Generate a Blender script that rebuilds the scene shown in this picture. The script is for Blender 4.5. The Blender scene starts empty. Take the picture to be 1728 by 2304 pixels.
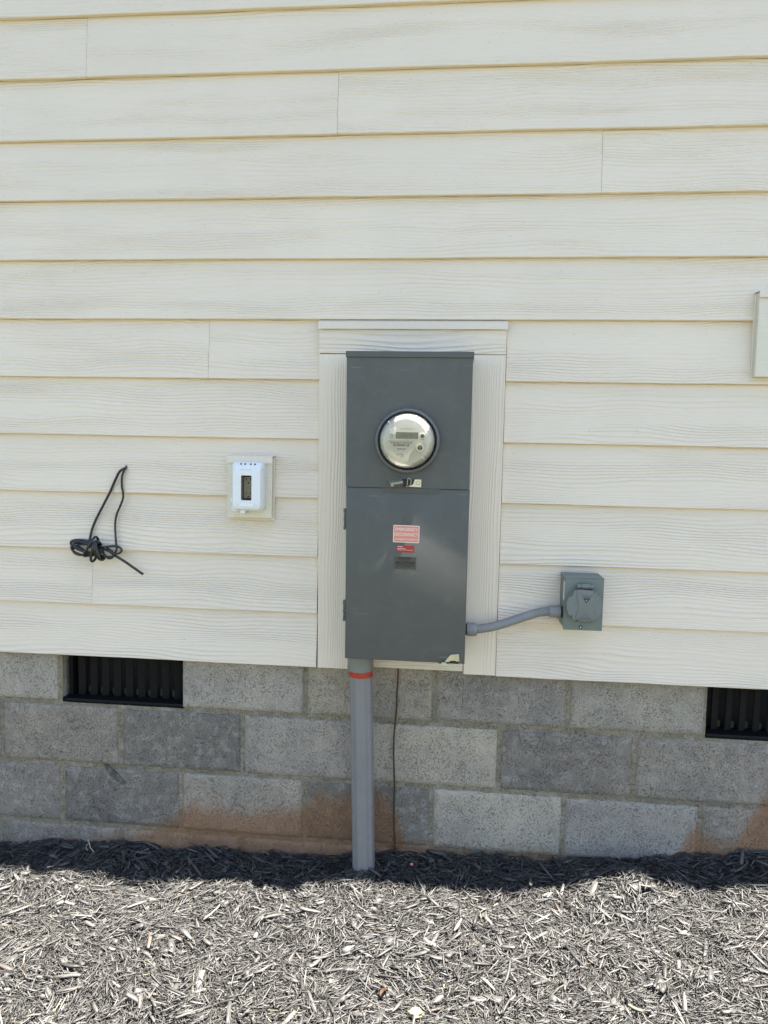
import bpy, bmesh, math, random
import numpy as np
from mathutils import Vector, Matrix, noise
random.seed(7); rng = np.random.default_rng(7)
SC = bpy.context.scene
COL = SC.collection
R = math.radians

# ------------------------------------------------------------------ camera
def _rot(a, b, c):
    return Matrix.Rotation(b, 3, 'Z') @ Matrix.Rotation(a, 3, 'X') @ Matrix.Rotation(c, 3, 'Y')
cam_d = bpy.data.cameras.new('camera'); cam = bpy.data.objects.new('camera', cam_d); COL.objects.link(cam)
M = _rot(-0.0783114, 0.0951778, -0.0210877)
ax, ay, az = M.col[0], M.col[1], M.col[2]
rot = Matrix((ax, az, -ay)).transposed()
cam.matrix_world = Matrix.Translation((0.442938, -2.158251, 0.623443)) @ rot.to_4x4()
cam_d.sensor_fit = 'VERTICAL'; cam_d.sensor_height = 24; cam_d.lens = 24 * 1600 / 2304
cam_d.clip_start = 0.02; cam_d.clip_end = 500
SC.camera = cam
# ------------------------------------------------------------------ light
SUN = Vector((0.27, -0.0216, 1.0)).normalized()          # towards the sun
elev = math.asin(SUN.z); azim = math.atan2(SUN.x, SUN.y)
world = bpy.data.worlds.new('World'); SC.world = world; world.use_nodes = True
wn = world.node_tree
sky = wn.nodes.new('ShaderNodeTexSky'); sky.sky_type = 'NISHITA'; sky.sun_disc = False
sky.sun_elevation = elev; sky.sun_rotation = azim; sky.dust_density = 0.8; sky.air_density = 1.0; sky.ozone_density = 1.0
bg = wn.nodes['Background']; wn.links.new(sky.outputs[0], bg.inputs[0]); bg.inputs[1].default_value = 0.05
sun_d = bpy.data.lights.new('sun', 'SUN'); sun_d.energy = 5.0; sun_d.angle = R(0.53); sun_d.color = (1.0, 0.96, 0.9)
sun = bpy.data.objects.new('sun', sun_d); COL.objects.link(sun)
sun.rotation_euler = SUN.to_track_quat('Z', 'Y').to_euler(); sun.location = (0, 0, 8)
vs = SC.view_settings; vs.view_transform = 'Standard'; vs.look = 'None'; vs.gamma = 1; vs.exposure = 2.84
vs.use_curve_mapping = False

# ------------------------------------------------------------------ helpers
def wloc(o):
    v = Vector((0, 0, 0))
    while o is not None:
        v += o.location; o = o.parent
    return v
def tag(o, label=None, cat=None, group=None, kind=None):
    if label: o['label'] = label
    if cat: o['category'] = cat
    if group: o['group'] = group
    if kind: o['kind'] = kind
    return o
def thing(name, loc, label, cat, group=None):
    o = bpy.data.objects.new(name, None); COL.objects.link(o); o.location = loc; o.empty_display_size = .05
    return tag(o, label, cat, group)
def put(name, me, mat, parent=None, loc=None):
    o = bpy.data.objects.new(name, me); COL.objects.link(o)
    if mat and not me.materials: me.materials.append(mat)
    if parent is not None: o.parent = parent
    if loc is not None: o.location = Vector(loc) - (wloc(parent) if parent else Vector((0, 0, 0)))
    return o
def obj(name, bm, mat, parent=None, smooth=None, at=None, recalc=True):
    """bm holds world coordinates; origin goes to `at`, or to the parent's origin"""
    base = Vector(at) if at is not None else (wloc(parent) if parent is not None else Vector((0, 0, 0)))
    bmesh.ops.translate(bm, verts=bm.verts, vec=-base)
    if recalc: bmesh.ops.recalc_face_normals(bm, faces=bm.faces)
    me = bpy.data.meshes.new(name); bm.to_mesh(me); bm.free()
    if smooth is not None:
        for p in me.polygons: p.use_smooth = True
        if smooth < 179: me.set_sharp_from_angle(angle=R(smooth))
    return put(name, me, mat, parent, base)
def box(bm, x0, x1, y0, y1, z0, z1, bev=0, seg=2):
    b2 = bmesh.new()
    v = [b2.verts.new(p) for p in ((x0,y0,z0),(x1,y0,z0),(x1,y1,z0),(x0,y1,z0),(x0,y0,z1),(x1,y0,z1),(x1,y1,z1),(x0,y1,z1))]
    for f in ((0,3,2,1),(4,5,6,7),(0,1,5,4),(1,2,6,5),(2,3,7,6),(3,0,4,7)): b2.faces.new([v[i] for i in f])
    if bev: bmesh.ops.bevel(b2, geom=b2.edges[:], offset=bev, segments=seg, profile=.5, affect='EDGES')
    merge(bm, b2)
def merge(bm, b2, mat=None):
    if mat is not None: bmesh.ops.transform(b2, matrix=mat, verts=b2.verts)
    mp = {v: bm.verts.new(v.co) for v in b2.verts}
    for f in b2.faces:
        try: bm.faces.new([mp[v] for v in f.verts])
        except ValueError: pass
    b2.free()
def rrect(x0, x1, z0, z1, r, n=5):
    pts = []
    for cx, cz, a0 in ((x1-r, z1-r, 0), (x0+r, z1-r, 90), (x0+r, z0+r, 180), (x1-r, z0+r, 270)):
        for i in range(n+1):
            a = R(a0 + 90*i/n); pts.append((cx + r*math.cos(a), cz + r*math.sin(a)))
    return pts
def prism(bm, pts, y0, y1, bev=0, seg=2):
    """outline in x,z extruded from y1 (back) to y0 (front); the front rim is bevelled"""
    b2 = bmesh.new()
    a = [b2.verts.new((x, y1, z)) for x, z in pts]; c = [b2.verts.new((x, y0, z)) for x, z in pts]
    n = len(pts)
    b2.faces.new(a[::-1]); front = b2.faces.new(c)
    for i in range(n): b2.faces.new((a[i], a[(i+1) % n], c[(i+1) % n], c[i]))
    if bev: bmesh.ops.bevel(b2, geom=front.edges[:], offset=bev, segments=seg, profile=.5, affect='EDGES')
    merge(bm, b2)
def ring_prism(bm, outer, inner, y0, y1):
    n = len(outer)
    L = [[bm.verts.new((x, y, z)) for x, z in pts] for pts, y in ((outer, y1), (outer, y0), (inner, y0), (inner, y1))]
    for k in range(4):
        A, B = L[k], L[(k+1) % 4]
        for i in range(n): bm.faces.new((A[i], A[(i+1) % n], B[(i+1) % n], B[i]))
def lathe(bm, cx, cz, prof, n=64, cap0=False, cap1=False):
    rows = []
    for r, y in prof:
        rows.append([bm.verts.new((cx + r*math.cos(2*math.pi*i/n), y, cz + r*math.sin(2*math.pi*i/n))) for i in range(n)])
    for a, b in zip(rows, rows[1:]):
        for i in range(n): bm.faces.new((a[i], a[(i+1) % n], b[(i+1) % n], b[i]))
    if cap0: bm.faces.new(rows[0])
    if cap1: bm.faces.new(rows[-1])
def catmull(pts, n=8):
    P = [Vector(p) for p in pts]; P = [2*P[0]-P[1]] + P + [2*P[-1]-P[-2]]; out = []
    for i in range(1, len(P)-2):
        a, b, c, d = P[i-1:i+3]
        for k in range(n):
            t = k/n
            out.append(.5*((2*b) + (c-a)*t + (2*a-5*b+4*c-d)*t*t + (3*b-a-3*c+d)*t**3))
    out.append(P[-2]); return out
def tube(bm, pts, rad, n=10, caps=True):
    pts = [Vector(p) for p in pts]; rows = []; up = None
    for i, p in enumerate(pts):
        t = (pts[min(i+1, len(pts)-1)] - pts[max(i-1, 0)]).normalized()
        if up is None:
            up = Vector((0, 1, 0)) if abs(t.y) < .9 else Vector((1, 0, 0))
        up = (up - t*up.dot(t)).normalized(); s = t.cross(up)
        r = rad(i) if callable(rad) else rad
        rows.append([bm.verts.new(p + up*r*math.cos(2*math.pi*k/n) + s*r*math.sin(2*math.pi*k/n)) for k in range(n)])
    for a, b in zip(rows, rows[1:]):
        for k in range(n): bm.faces.new((a[k], a[(k+1) % n], b[(k+1) % n], b[k]))
    if caps: bm.faces.new(rows[0]); bm.faces.new(rows[-1])
def text(name, s, x, z, y, h, mat, parent, width=None, align='LEFT', tilt=0.0, bold=0.0):
    """flat lettering facing -Y: cap height h, left (or centre) at x, baseline at z"""
    cu = bpy.data.curves.new(name, 'FONT'); cu.body = s; cu.size = 1; cu.align_x = align; cu.offset = bold; cu.resolution_u = 3
    to = bpy.data.objects.new(name, cu); COL.objects.link(to)
    dg = bpy.context.evaluated_depsgraph_get(); me = bpy.data.meshes.new_from_object(to.evaluated_get(dg))
    bpy.data.objects.remove(to); bpy.data.curves.remove(cu)
    me.name = name
    if not len(me.vertices): return None
    co = np.empty(len(me.vertices)*3); me.vertices.foreach_get('co', co); co = co.reshape(-1, 3)
    k = h/0.69; kx = k
    if width: kx = width/max(1e-6, co[:, 0].max()-co[:, 0].min())
    X = co[:, 0]*kx; Z = co[:, 1]*k
    out = np.stack([X*math.cos(tilt)-Z*math.sin(tilt), np.zeros_like(X), X*math.sin(tilt)+Z*math.cos(tilt)], 1)
    me.vertices.foreach_set('co', out.astype(np.float32).ravel()); me.update()
    me.materials.clear(); me.materials.append(mat)
    return put(name, me, None, parent, (x, y, z))

# ------------------------------------------------------------------ materials
class NT:
    def __init__(s, name):
        s.m = bpy.data.materials.new(name); s.m.use_nodes = True; s.t = s.m.node_tree
        s.b = s.t.nodes['Principled BSDF']; s.out = s.t.nodes['Material Output']
    def n(s, typ, **kw):
        nd = s.t.nodes.new(typ)
        for k, v in kw.items(): setattr(nd, k, v)
        return nd
    def l(s, a, b): s.t.links.new(a, b)
    def inp(s, sock, v):
        if hasattr(v, 'is_output') or isinstance(v, bpy.types.NodeSocket): s.l(v, sock)
        else: sock.default_value = v
    def math(s, op, a, b=None, c=None, clamp=False):
        nd = s.n('ShaderNodeMath', operation=op); nd.use_clamp = clamp
        for i, v in enumerate((a, b, c)):
            if v is not None: s.inp(nd.inputs[i], v)
        return nd.outputs[0]
    def noise(s, vec, scale, detail=2, rough=.5, dist=0):
        nd = s.n('ShaderNodeTexNoise'); s.l(vec, nd.inputs['Vector']); nd.inputs['Scale'].default_value = scale
        nd.inputs['Detail'].default_value = detail; nd.inputs['Roughness'].default_value = rough; nd.inputs['Distortion'].default_value = dist
        return nd.outputs['Fac']
    def vmul(s, vec, v):
        nd = s.n('ShaderNodeVectorMath', operation='MULTIPLY'); s.l(vec, nd.inputs[0]); nd.inputs[1].default_value = v; return nd.outputs[0]
    def vadd(s, a, b):
        nd = s.n('ShaderNodeVectorMath', operation='ADD'); s.l(a, nd.inputs[0]); s.inp(nd.inputs[1], b); return nd.outputs[0]
    def ramp(s, fac, stops):
        nd = s.n('ShaderNodeValToRGB'); s.l(fac, nd.inputs[0]); el = nd.color_ramp.elements
        while len(el) < len(stops): el.new(0.5)
        for e, (p, c) in zip(el, stops):
            e.position = p; e.color = (c, c, c, 1) if not hasattr(c, '__len__') else tuple(c) + (1,)
        return nd.outputs[0]
    def rmap(s, v, a, b, c=0., d=1., smooth=False):
        nd = s.n('ShaderNodeMapRange'); nd.interpolation_type = 'SMOOTHSTEP' if smooth else 'LINEAR'
        s.inp(nd.inputs[0], v)
        for i, q in enumerate((a, b, c, d)): s.inp(nd.inputs[i+1], q)
        return nd.outputs[0]
    def mix(s, f, a, b, typ='MIX'):
        nd = s.n('ShaderNodeMix', data_type='RGBA', blend_type=typ)
        s.inp(nd.inputs[0], f); s.inp(nd.inputs[6], a if not isinstance(a, tuple) else a + (1,)); s.inp(nd.inputs[7], b if not isinstance(b, tuple) else b + (1,))
        return nd.outputs[2]
    def bump(s, h, dist, strength=1., normal=None):
        nd = s.n('ShaderNodeBump'); s.l(h, nd.inputs['Height']); nd.inputs['Distance'].default_value = dist; nd.inputs['Strength'].default_value = strength
        if normal is not None: s.l(normal, nd.inputs['Normal'])
        return nd.outputs[0]
    def set(s, color=None, rough=None, metal=None, normal=None, spec=None):
        if color is not None: s.inp(s.b.inputs['Base Color'], color if not isinstance(color, tuple) else color + (1,))
        if rough is not None: s.inp(s.b.inputs['Roughness'], rough)
        if metal is not None: s.inp(s.b.inputs['Metallic'], metal)
        if spec is not None: s.inp(s.b.inputs['Specular IOR Level'], spec)
        if normal is not None: s.l(normal, s.b.inputs['Normal'])
        return s.m
    def objvec(s, rnd=True):
        tc = s.n('ShaderNodeTexCoord').outputs['Object']
        if not rnd: return tc
        oi = s.n('ShaderNodeObjectInfo').outputs['Random']
        cb = s.n('ShaderNodeCombineXYZ'); s.l(s.math('MULTIPLY', oi, 41.7), cb.inputs[0]); s.l(s.math('MULTIPLY', oi, 173.3), cb.inputs[1])
        s.l(s.math('MULTIPLY', oi, 9.1), cb.inputs[2])
        return s.vadd(tc, cb.outputs[0])
    def pos(s): return s.n('ShaderNodeNewGeometry').outputs['Position']

def plain(name, col, rough=.5, metal=0., spec=None, var=.12, scale=60., bumpd=0.):
    m = NT(name); v = m.objvec()
    f = m.noise(v, scale, 4, .6)
    c = m.mix(m.rmap(f, .3, .7), tuple(q*(1-var) for q in col), tuple(min(1, q*(1+var)) for q in col))
    r = m.rmap(f, .3, .7, max(0.02, rough*.85), min(1, rough*1.15))
    m.set(c, r, metal, spec=spec, normal=m.bump(f, bumpd) if bumpd else None)
    return m.m

PAINT = (0.805, 0.685, 0.545)
def grain(name, col, vertical=False, amp=.00125, period=.0100, warp=.055):
    """painted fibre-cement with embossed cedar grain running along the board"""
    m = NT(name); v = m.objvec()
    sp = m.n('ShaderNodeSeparateXYZ'); m.l(v, sp.inputs[0])
    x, y, z = sp.outputs
    if vertical: x, z = z, x
    def nz(sx, sz, detail=2, off=0.):
        cb = m.n('ShaderNodeCombineXYZ'); m.l(m.math('MULTIPLY', x, sx), cb.inputs[0]); m.l(m.math('ADD', y, off), cb.inputs[1]); m.l(m.math('MULTIPLY', z, sz), cb.inputs[2])
        return m.noise(cb.outputs[0], 1.0, detail, .5)
    n1 = m.math('SUBTRACT', nz(2.6, 9, 1), .5); n2 = m.math('SUBTRACT', nz(7, 34, 1, 5.), .5)
    u = m.math('ADD', m.math('ADD', z, m.math('MULTIPLY', n1, warp)), m.math('MULTIPLY', n2, .004))
    u2 = m.math('ADD', u, m.math('MULTIPLY', m.math('SINE', m.math('MULTIPLY', u, 52.)), .006))
    w = m.math('SINE', m.math('MULTIPLY', u2, 2*math.pi/period))
    r = m.math('POWER', m.math('MULTIPLY_ADD', w, .5, .5), 1.5)
    mask = m.rmap(nz(1.6, 17, 1, 11.), .36, .58, .22, 1., True)
    fib = nz(20, 300, 2, 17.)
    streak = m.rmap(nz(22, 190, 2, 23.), .58, .72, 0., .30)
    h = m.math('ADD', m.math('ADD', m.math('MULTIPLY', r, mask), m.math('MULTIPLY', fib, .10)), streak)
    soil = m.noise(v, 3.0, 4, .6)
    c = m.mix(m.rmap(soil, .35, .7), tuple(q*.955 for q in col), col)
    c = m.mix(m.math('MULTIPLY', m.rmap(m.noise(v, 190., 1), .78, .80), .55), c, (.16, .14, .1))
    m.set(c, .36, spec=.7, normal=m.bump(h, amp, 1.0))
    return m.m
m_siding = grain('painted_siding', PAINT)
m_trim_h = grain('painted_trim', PAINT, False, .0016, .013, .10)
m_trim_v = grain('painted_trim_upright', PAINT, True, .0008, .0085, .03)
m_flash = plain('painted_metal_flashing', (.76, .655, .53), .4, var=.03)
m_mountblock = grain('painted_mounting_block', (.72, .65, .52), False, .0004)

def concrete(name):
    m = NT(name); v = m.objvec(); w = m.pos()
    oc = m.n('ShaderNodeObjectInfo').outputs['Color']
    big = m.noise(v, 7., 3, .6); mid = m.noise(v, 34., 3, .6); fine = m.noise(v, 300., 3, .7)
    streak = m.noise(m.vmul(v, (1., 1., .18)), 240., 2)
    c = m.mix(m.rmap(big, .3, .72), m.mix(1.0, oc, (.80, .80, .82), 'MULTIPLY'), m.mix(1.0, oc, (1.16, 1.14, 1.10), 'MULTIPLY'))
    c = m.mix(m.math('MULTIPLY', m.rmap(mid, .48, .72), .45), c, (.44, .41, .355))
    pit = None
    for sc_, lo in ((230., .50), (430., .42)):
        vo = m.n('ShaderNodeTexVoronoi'); m.l(v, vo.inputs['Vector']); vo.inputs['Scale'].default_value = sc_
        rd = m.n('ShaderNodeSeparateColor'); m.l(vo.outputs['Color'], rd.inputs[0])
        q = m.rmap(m.math('SUBTRACT', m.rmap(rd.outputs[0], lo, 1., -.1, .62), vo.outputs['Distance']), -.06, .10)
        pit = q if pit is None else m.math('MAXIMUM', pit, q)
    pit = m.math('MULTIPLY', pit, m.rmap(m.noise(v, 24., 2), .32, .58, .25, 1.))
    c = m.mix(m.math('MULTIPLY', pit, .6), c, m.mix(1.0, c, (.30, .30, .30), 'MULTIPLY'))
    c = m.mix(m.rmap(fine, .52, .66, 0., .4), c, m.mix(1.0, c, (1.5, 1.5, 1.5), 'MULTIPLY'))
    # red clay splashed and soaked up from the soil: its upper limit follows the wall
    sp = m.n('ShaderNodeSeparateXYZ'); m.l(w, sp.inputs[0])
    lim = [(-1.2,-.78),(-.95,-.685),(-.62,-.635),(-.54,-.60),(-.43,-.555),(-.38,-.505),(-.2,-.515),(0,-.49),(.03,-.44),(.12,-.45),(.2,-.42),(.27,-.44),(.33,-.575),(.55,-.60),(.70,-.585),(.76,-.575),(.82,-.605),(.95,-.595),(1.13,-.61),(1.2,-.46),(1.25,-.505),(1.32,-.505),(1.36,-.43),(1.40,-.36),(1.5,-.33),(1.7,-.4)]
    rp = m.ramp(m.rmap(sp.outputs[0], -1.2, 1.8), [((a+1.2)/3, (b+.8)/.5) for a, b in lim])
    lz = m.math('MULTIPLY_ADD', rp, .5, -.8)
    lz = m.math('ADD', lz, m.math('MULTIPLY', m.math('SUBTRACT', m.noise(w, 22., 5, .75), .5), .075))
    st = m.rmap(m.math('SUBTRACT', lz, sp.outputs[2]), -.025, .055, 0., .78, True)
    sc = m.mix(m.noise(w, 9., 3), (.31, .165, .083), (.41, .225, .115))
    sc = m.mix(1.0, sc, m.mix(.5, m.mix(1.0, c, (2.2, 2.2, 2.2), 'MULTIPLY'), (1., 1., 1.)), 'MULTIPLY')
    c = m.mix(st, c, sc)
    blot = m.math('MULTIPLY', m.rmap(m.noise(w, 26., 3), .70, .76), m.rmap(sp.outputs[2], -.55, -.62))
    c = m.mix(m.math('MULTIPLY', blot, .6), c, (.25, .11, .06))
    dots = m.math('MULTIPLY', m.rmap(m.noise(w, 85., 2), .60, .66), m.rmap(m.math('SUBTRACT', lz, sp.outputs[2]), -.10, -.01))
    c = m.mix(m.math('MULTIPLY', dots, .6), c, (.27, .145, .075))
    h = m.math('ADD', m.math('MULTIPLY', fine, .9), m.math('MULTIPLY', pit, -1.4))
    m.set(c, .92, spec=.2, normal=m.bump(h, .0026, .9))
    return m.m
m_block = concrete('concrete_block'); m_mortar = concrete('mortar')

def cabinet():
    m = NT('grey_cabinet_paint'); v = m.pos()
    f = m.noise(v, 9., 4, .6); g = m.noise(m.vmul(v, (1, 1, .25)), 40., 4, .6)
    c = m.mix(m.rmap(f, .3, .7), (.085, .085, .077), (.098, .098, .089))
    # pale rub marks running up to the right
    mp = m.n('ShaderNodeMapping'); m.l(v, mp.inputs[0]); mp.inputs['Rotation'].default_value = (0, R(-50), 0); mp.inputs['Scale'].default_value = (6, 1, 150)
    mk = m.math('MULTIPLY', m.rmap(m.noise(mp.outputs[0], 1., 2), .66, .74), m.rmap(m.noise(v, 14., 2), .56, .68))
    c = m.mix(m.math('MULTIPLY', mk, .8), c, (.26, .26, .25))
    dust = m.rmap(m.noise(v, 22., 5, .7), .52, .8, 0., .22)
    c = m.mix(dust, c, (.20, .19, .165))
    m.set(c, m.rmap(g, .3, .7, .38, .54), spec=.45, normal=m.bump(m.noise(v, 900., 2), .00012, .5))
    return m.m
m_cab = cabinet()
m_cab2 = plain('grey_enclosure_paint', (.155, .185, .165), .42, var=.06)
m_lid = plain('grey_plastic_cover', (.170, .180, .166), .55, var=.05)
m_ringp = plain('grey_ring_paint', (.12, .127, .128), .30, var=.05)
m_black = plain('black_rubber', (.012, .012, .012), .5)
m_blackp = plain('black_vent_plastic', (.006, .006, .007), .6, spec=.25)
m_wire = plain('black_wire_insulation', (.012, .0125, .014), .28, spec=.6)
m_pvc = plain('grey_pvc', (.222, .212, .200), .32, var=.05, scale=20)
m_pvc2 = plain('grey_flexible_conduit', (.240, .236, .230), .36, var=.05)
m_red = plain('red_tape', (.42, .035, .022), .4)
m_zinc = plain('zinc_plated_steel', (.62, .58, .47), .34, .85)
m_copper = plain('weathered_copper', (.085, .048, .026), .5, .4, scale=25)
m_white = plain('white_plastic', (.80, .80, .79), .35, var=.02)
m_almond = plain('brown_grey_receptacle', (.25, .215, .15), .4, var=.05)
m_dark = plain('dark_interior', (.02, .02, .02), .8)
m_face = plain('meter_faceplate', (.64, .60, .50), .5, var=.02)
m_facedk = plain('meter_inner_housing', (.60, .575, .51), .25, var=.05)
m_lcd = plain('display_glass', (.085, .088, .05), .2, var=.03)
m_ink = plain('black_print', (.02, .02, .02), .5)
m_pale = plain('white_print', (.82, .78, .72), .5, var=.02)
m_salmon = plain('salmon_sticker', (.72, .27, .19), .55, var=.06, scale=400)
m_redst = plain('red_sticker', (.42, .022, .02), .4)
m_foil = plain('dark_foil_label', (.085, .08, .08), .32, .55)
m_green = plain('green_triangle', (.015, .05, .02), .4)
m_clear = None
def clear(name, tint=(.97, .97, .96), gl=.04):
    m = NT(name); t = m.t; t.nodes.remove(m.b)
    tr = m.n('ShaderNodeBsdfTransparent'); tr.inputs[0].default_value = tint + (1,)
    g = m.n('ShaderNodeBsdfGlossy'); g.inputs['Roughness'].default_value = gl; g.inputs[0].default_value = (1, 1, 1, 1)
    fr = m.n('ShaderNodeFresnel'); fr.inputs[0].default_value = 1.55
    mx = m.n('ShaderNodeMixShader'); m.l(fr.outputs[0], mx.inputs[0]); m.l(tr.outputs[0], mx.inputs[1]); m.l(g.outputs[0], mx.inputs[2])
    m.l(mx.outputs[0], m.out.inputs[0]); return m.m
m_clear = clear('clear_polycarbonate')
def ground_mat():
    m = NT('dry_lawn_soil'); v = m.pos()
    f = m.noise(v, 1.7, 6, .65); g = m.noise(v, 40., 4, .7)
    c = m.mix(m.rmap(f, .4, .62), (.075, .07, .04), (.05, .06, .028))
    c = m.mix(m.math('MULTIPLY', g, .5), c, (.085, .08, .045))
    m.set(c, .95, spec=.1, normal=m.bump(g, .02)); return m.m
m_ground = ground_mat()
def mulch_mat():
    m = NT('shredded_wood_mulch'); v = m.n('ShaderNodeTexCoord').outputs['Object']
    at = m.n('ShaderNodeAttribute'); at.attribute_name = 'chip'
    f = m.noise(v, 420., 3, .7)
    c = m.mix(1.0, at.outputs['Color'], m.ramp(f, [(.25, .45), (.75, 1.5)]), 'MULTIPLY')
    m.set(c, .55, spec=.5, normal=m.bump(f, .0008, .8)); return m.m
m_mulch = mulch_mat()

# ------------------------------------------------------------------ ground
def hz(x, y):
    """height of the mulch surface"""
    x = np.asarray(x, float); y = np.asarray(y, float)
    xs = [-4, -1.03, -.61, -.30, .03, .31, .52, .77, .86, 1.13, 1.42, 4]
    zs = [-.74, -.704, -.672, -.676, -.668, -.640, -.622, -.628, -.622, -.585, -.552, -.52]
    wallz = np.interp(x, xs, zs)
    plane = -.640 + .058*(x-.3)
    k = np.clip(-y/.35, 0, 1); k = k*k*(3-2*k)
    z = wallz*(1-k) + plane*k - .02*np.clip(-y-.2, 0, 2)
    def g(cx, cy, a, sx, sy): return a*np.exp(-((x-cx)/sx)**2 - ((y-cy)/sy)**2)
    z += g(.95, -.17, .055, .11, .08) + g(-.44, -.19, -.030, .10, .06) + g(-.85, -.15, .010, .2, .06) + g(.56, -.20, -.026, .14, .06)
    z += g(.21, -.11, .010, .09, .07) + g(-.6, -.6, .02, .25, .15) + g(.35, -.55, -.015, .2, .12) + g(1.25, -.42, .012, .2, .1) + g(.98, -.30, -.022, .07, .05)
    z += .007*np.sin(x*17+y*9) * np.sin(y*21-x*5) + .005*np.sin(x*37-y*23+1.3)*np.sin(y*31+x*11) + .004*np.sin(x*61+y*13+2)*np.sin(y*53-x*17)
    return z
bm = bmesh.new()
bmesh.ops.create_grid(bm, x_segments=60, y_segments=60, size=1)
for v in bm.verts:
    a, b = v.co.x, v.co.y
    v.co = (60*math.copysign(abs(a)**3, a)+.2, 60*math.copysign(abs(b)**3, b)-.3, -.80 + .03*noise.noise((a*8, b*8, 0)))
tag(obj('ground', bm, m_ground, smooth=180), kind='structure')

# ------------------------------------------------------------------ house
house = thing('house', (0.3, 0.1, -.8), 'cream lap-sided house wall on a grey concrete block foundation', 'house')
B, H = .4064, .2032
# foundation core with its raked mortar joints
def in_vent(x, z):
    return -.208 < z and (-2*B+.02 < x < -B+.0 or 3*B < x < 4*B)
bm = bmesh.new()
nx, nzz = 330, 86; x0, x1, z0, z1 = -1.85, 2.25, -.86, .0
verts = {}
bh = (0, -.200, -.4064, -.6096, -.8128)
for i in range(nx+1):
    for j in range(nzz+1):
        x = x0+(x1-x0)*i/nx; z = z0+(z1-z0)*j/nzz
        d = .0042 + .0022*noise.noise((x*30, 3, z*30)) + .0026*noise.noise((x*95, 7, z*95))
        verts[i, j] = bm.verts.new((x, d, z))
for i in range(nx):
    for j in range(nzz):
        c = verts[i, j].co
        cx = c.x+(x1-x0)/nx/2; cz = c.z+(z1-z0)/nzz/2
        if -.2045 < cz and (-2*B+.012 < cx < -B+.004 or 3*B < cx < 4*B): continue
        bm.faces.new((verts[i, j], verts[i+1, j], verts[i+1, j+1], verts[i, j+1]))
foundation = obj('foundation', bm, m_mortar, house, smooth=180, recalc=False)
foundation.color = (.265, .226, .155, 1)
def block_mesh(w, h, seed):
    """rounded block with slightly broken arrises, front face at y=0, origin at its middle"""
    bm = bmesh.new(); nx, nz = 24, 12; g = {}
    for i in range(nx+1):
        for j in range(nz+1):
            def ease(t): return .5-.5*math.cos(math.pi*t) if False else t
            fx = [0, .006/w, .018/w][i] if i < 3 else ([1, 1-.006/w, 1-.018/w][nx-i] if nx-i < 3 else .018/w+(1-.036/w)*(i-2)/(nx-4))
            fz = [0, .006/h, .018/h][j] if j < 3 else ([1, 1-.006/h, 1-.018/h][nz-j] if nz-j < 3 else .018/h+(1-.036/h)*(j-2)/(nz-4))
            x = (fx-.5)*w; z = (fz-.5)*h
            e = min(w/2-abs(x), h/2-abs(z))
            nn = noise.noise((x*45+seed*9, seed*3.7, z*45)); y = .0006*nn
            if e < .0001:
                y += .007; k = .0015*noise.noise((x*70, seed*5, z*70))
                if abs(abs(x)-w/2) < 1e-4: x -= math.copysign(abs(k)*1.6, x)
                if abs(abs(z)-h/2) < 1e-4: z -= math.copysign(abs(k)*1.6, z)
            elif e < .007: y += .0009 + .0012*max(0, noise.noise((x*60, seed*2, z*60)))
            g[i, j] = bm.verts.new((x, y, z))
    for i in range(nx):
        for j in range(nz): bm.faces.new((g[i, j], g[i+1, j], g[i+1, j+1], g[i, j+1]))
    # skirt back into the wall
    rim = [g[i, 0] for i in range(nx+1)] + [g[nx, j] for j in range(1, nz+1)] + [g[i, nz] for i in range(nx-1, -1, -1)] + [g[0, j] for j in range(nz-1, 0, -1)]
    bk = [bm.verts.new((v.co.x, .19, v.co.z)) for v in rim]; n = len(rim)
    for i in range(n): bm.faces.new((rim[(i+1) % n], rim[i], bk[i], bk[(i+1) % n]))
    me = bpy.data.meshes.new('concrete_block'); bm.to_mesh(me); bm.free(); me.materials.append(m_block)
    for p in me.polygons: p.use_smooth = True
    me.set_sharp_from_angle(angle=R(50))
    return me
W, HB = B-.0105, H-.0105
BM = [block_mesh(W, HB, s) for s in range(6)]
tone = {(1,-3): (.40,.40,.39), (1,-4): (.33,.33,.33), (1,-1): (.40,.40,.39), (1,0): (.36,.35,.32), (1,1): (.285,.285,.285), (1,2): (.34,.34,.325), (1,4): (.3,.3,.3),
        (2,-3): (.29,.28,.265), (2,-2): (.20,.20,.20), (2,-1): (.36,.355,.345), (2,0): (.42,.41,.375), (2,1): (.235,.23,.225), (2,2): (.285,.28,.27), (2,3): (.3,.3,.29),
        (3,-3): (.25,.245,.24), (3,-2): (.20,.20,.20), (3,-1): (.35,.34,.315), (3,0): (.20,.20,.195), (3,1): (.42,.415,.39), (3,2): (.345,.345,.345), (3,3): (.30,.29,.27)}
for row in (1, 2, 3, 4):
    for k in range(-5, 6):
        if row == 1 and k in (-2, 3): continue
        cx = (k+.5)*B if row % 2 else (k+1.0)*B
        if row == 2: cx = (k+.0)*B+B
        cx = (k+.5)*B if row in (1, 3) else (k+1)*B
        if cx < -1.95 or cx > 2.3: continue
        key = (row, k)
        zc = -(row-.5)*H + (.003 if row == 1 else 0)
        o = put('concrete_block', BM[(k*5+row*3) % 6], None, foundation, (cx + random.uniform(-.0015, .0015), -.0005+random.uniform(-.0012, .0012), zc + random.uniform(-.001, .001)))
        t = tone.get(key, (.26, .255, .25)); o.color = (t[0]*1.04, t[1]*.915, t[2]*.765, 1)
bm = bmesh.new()
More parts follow.
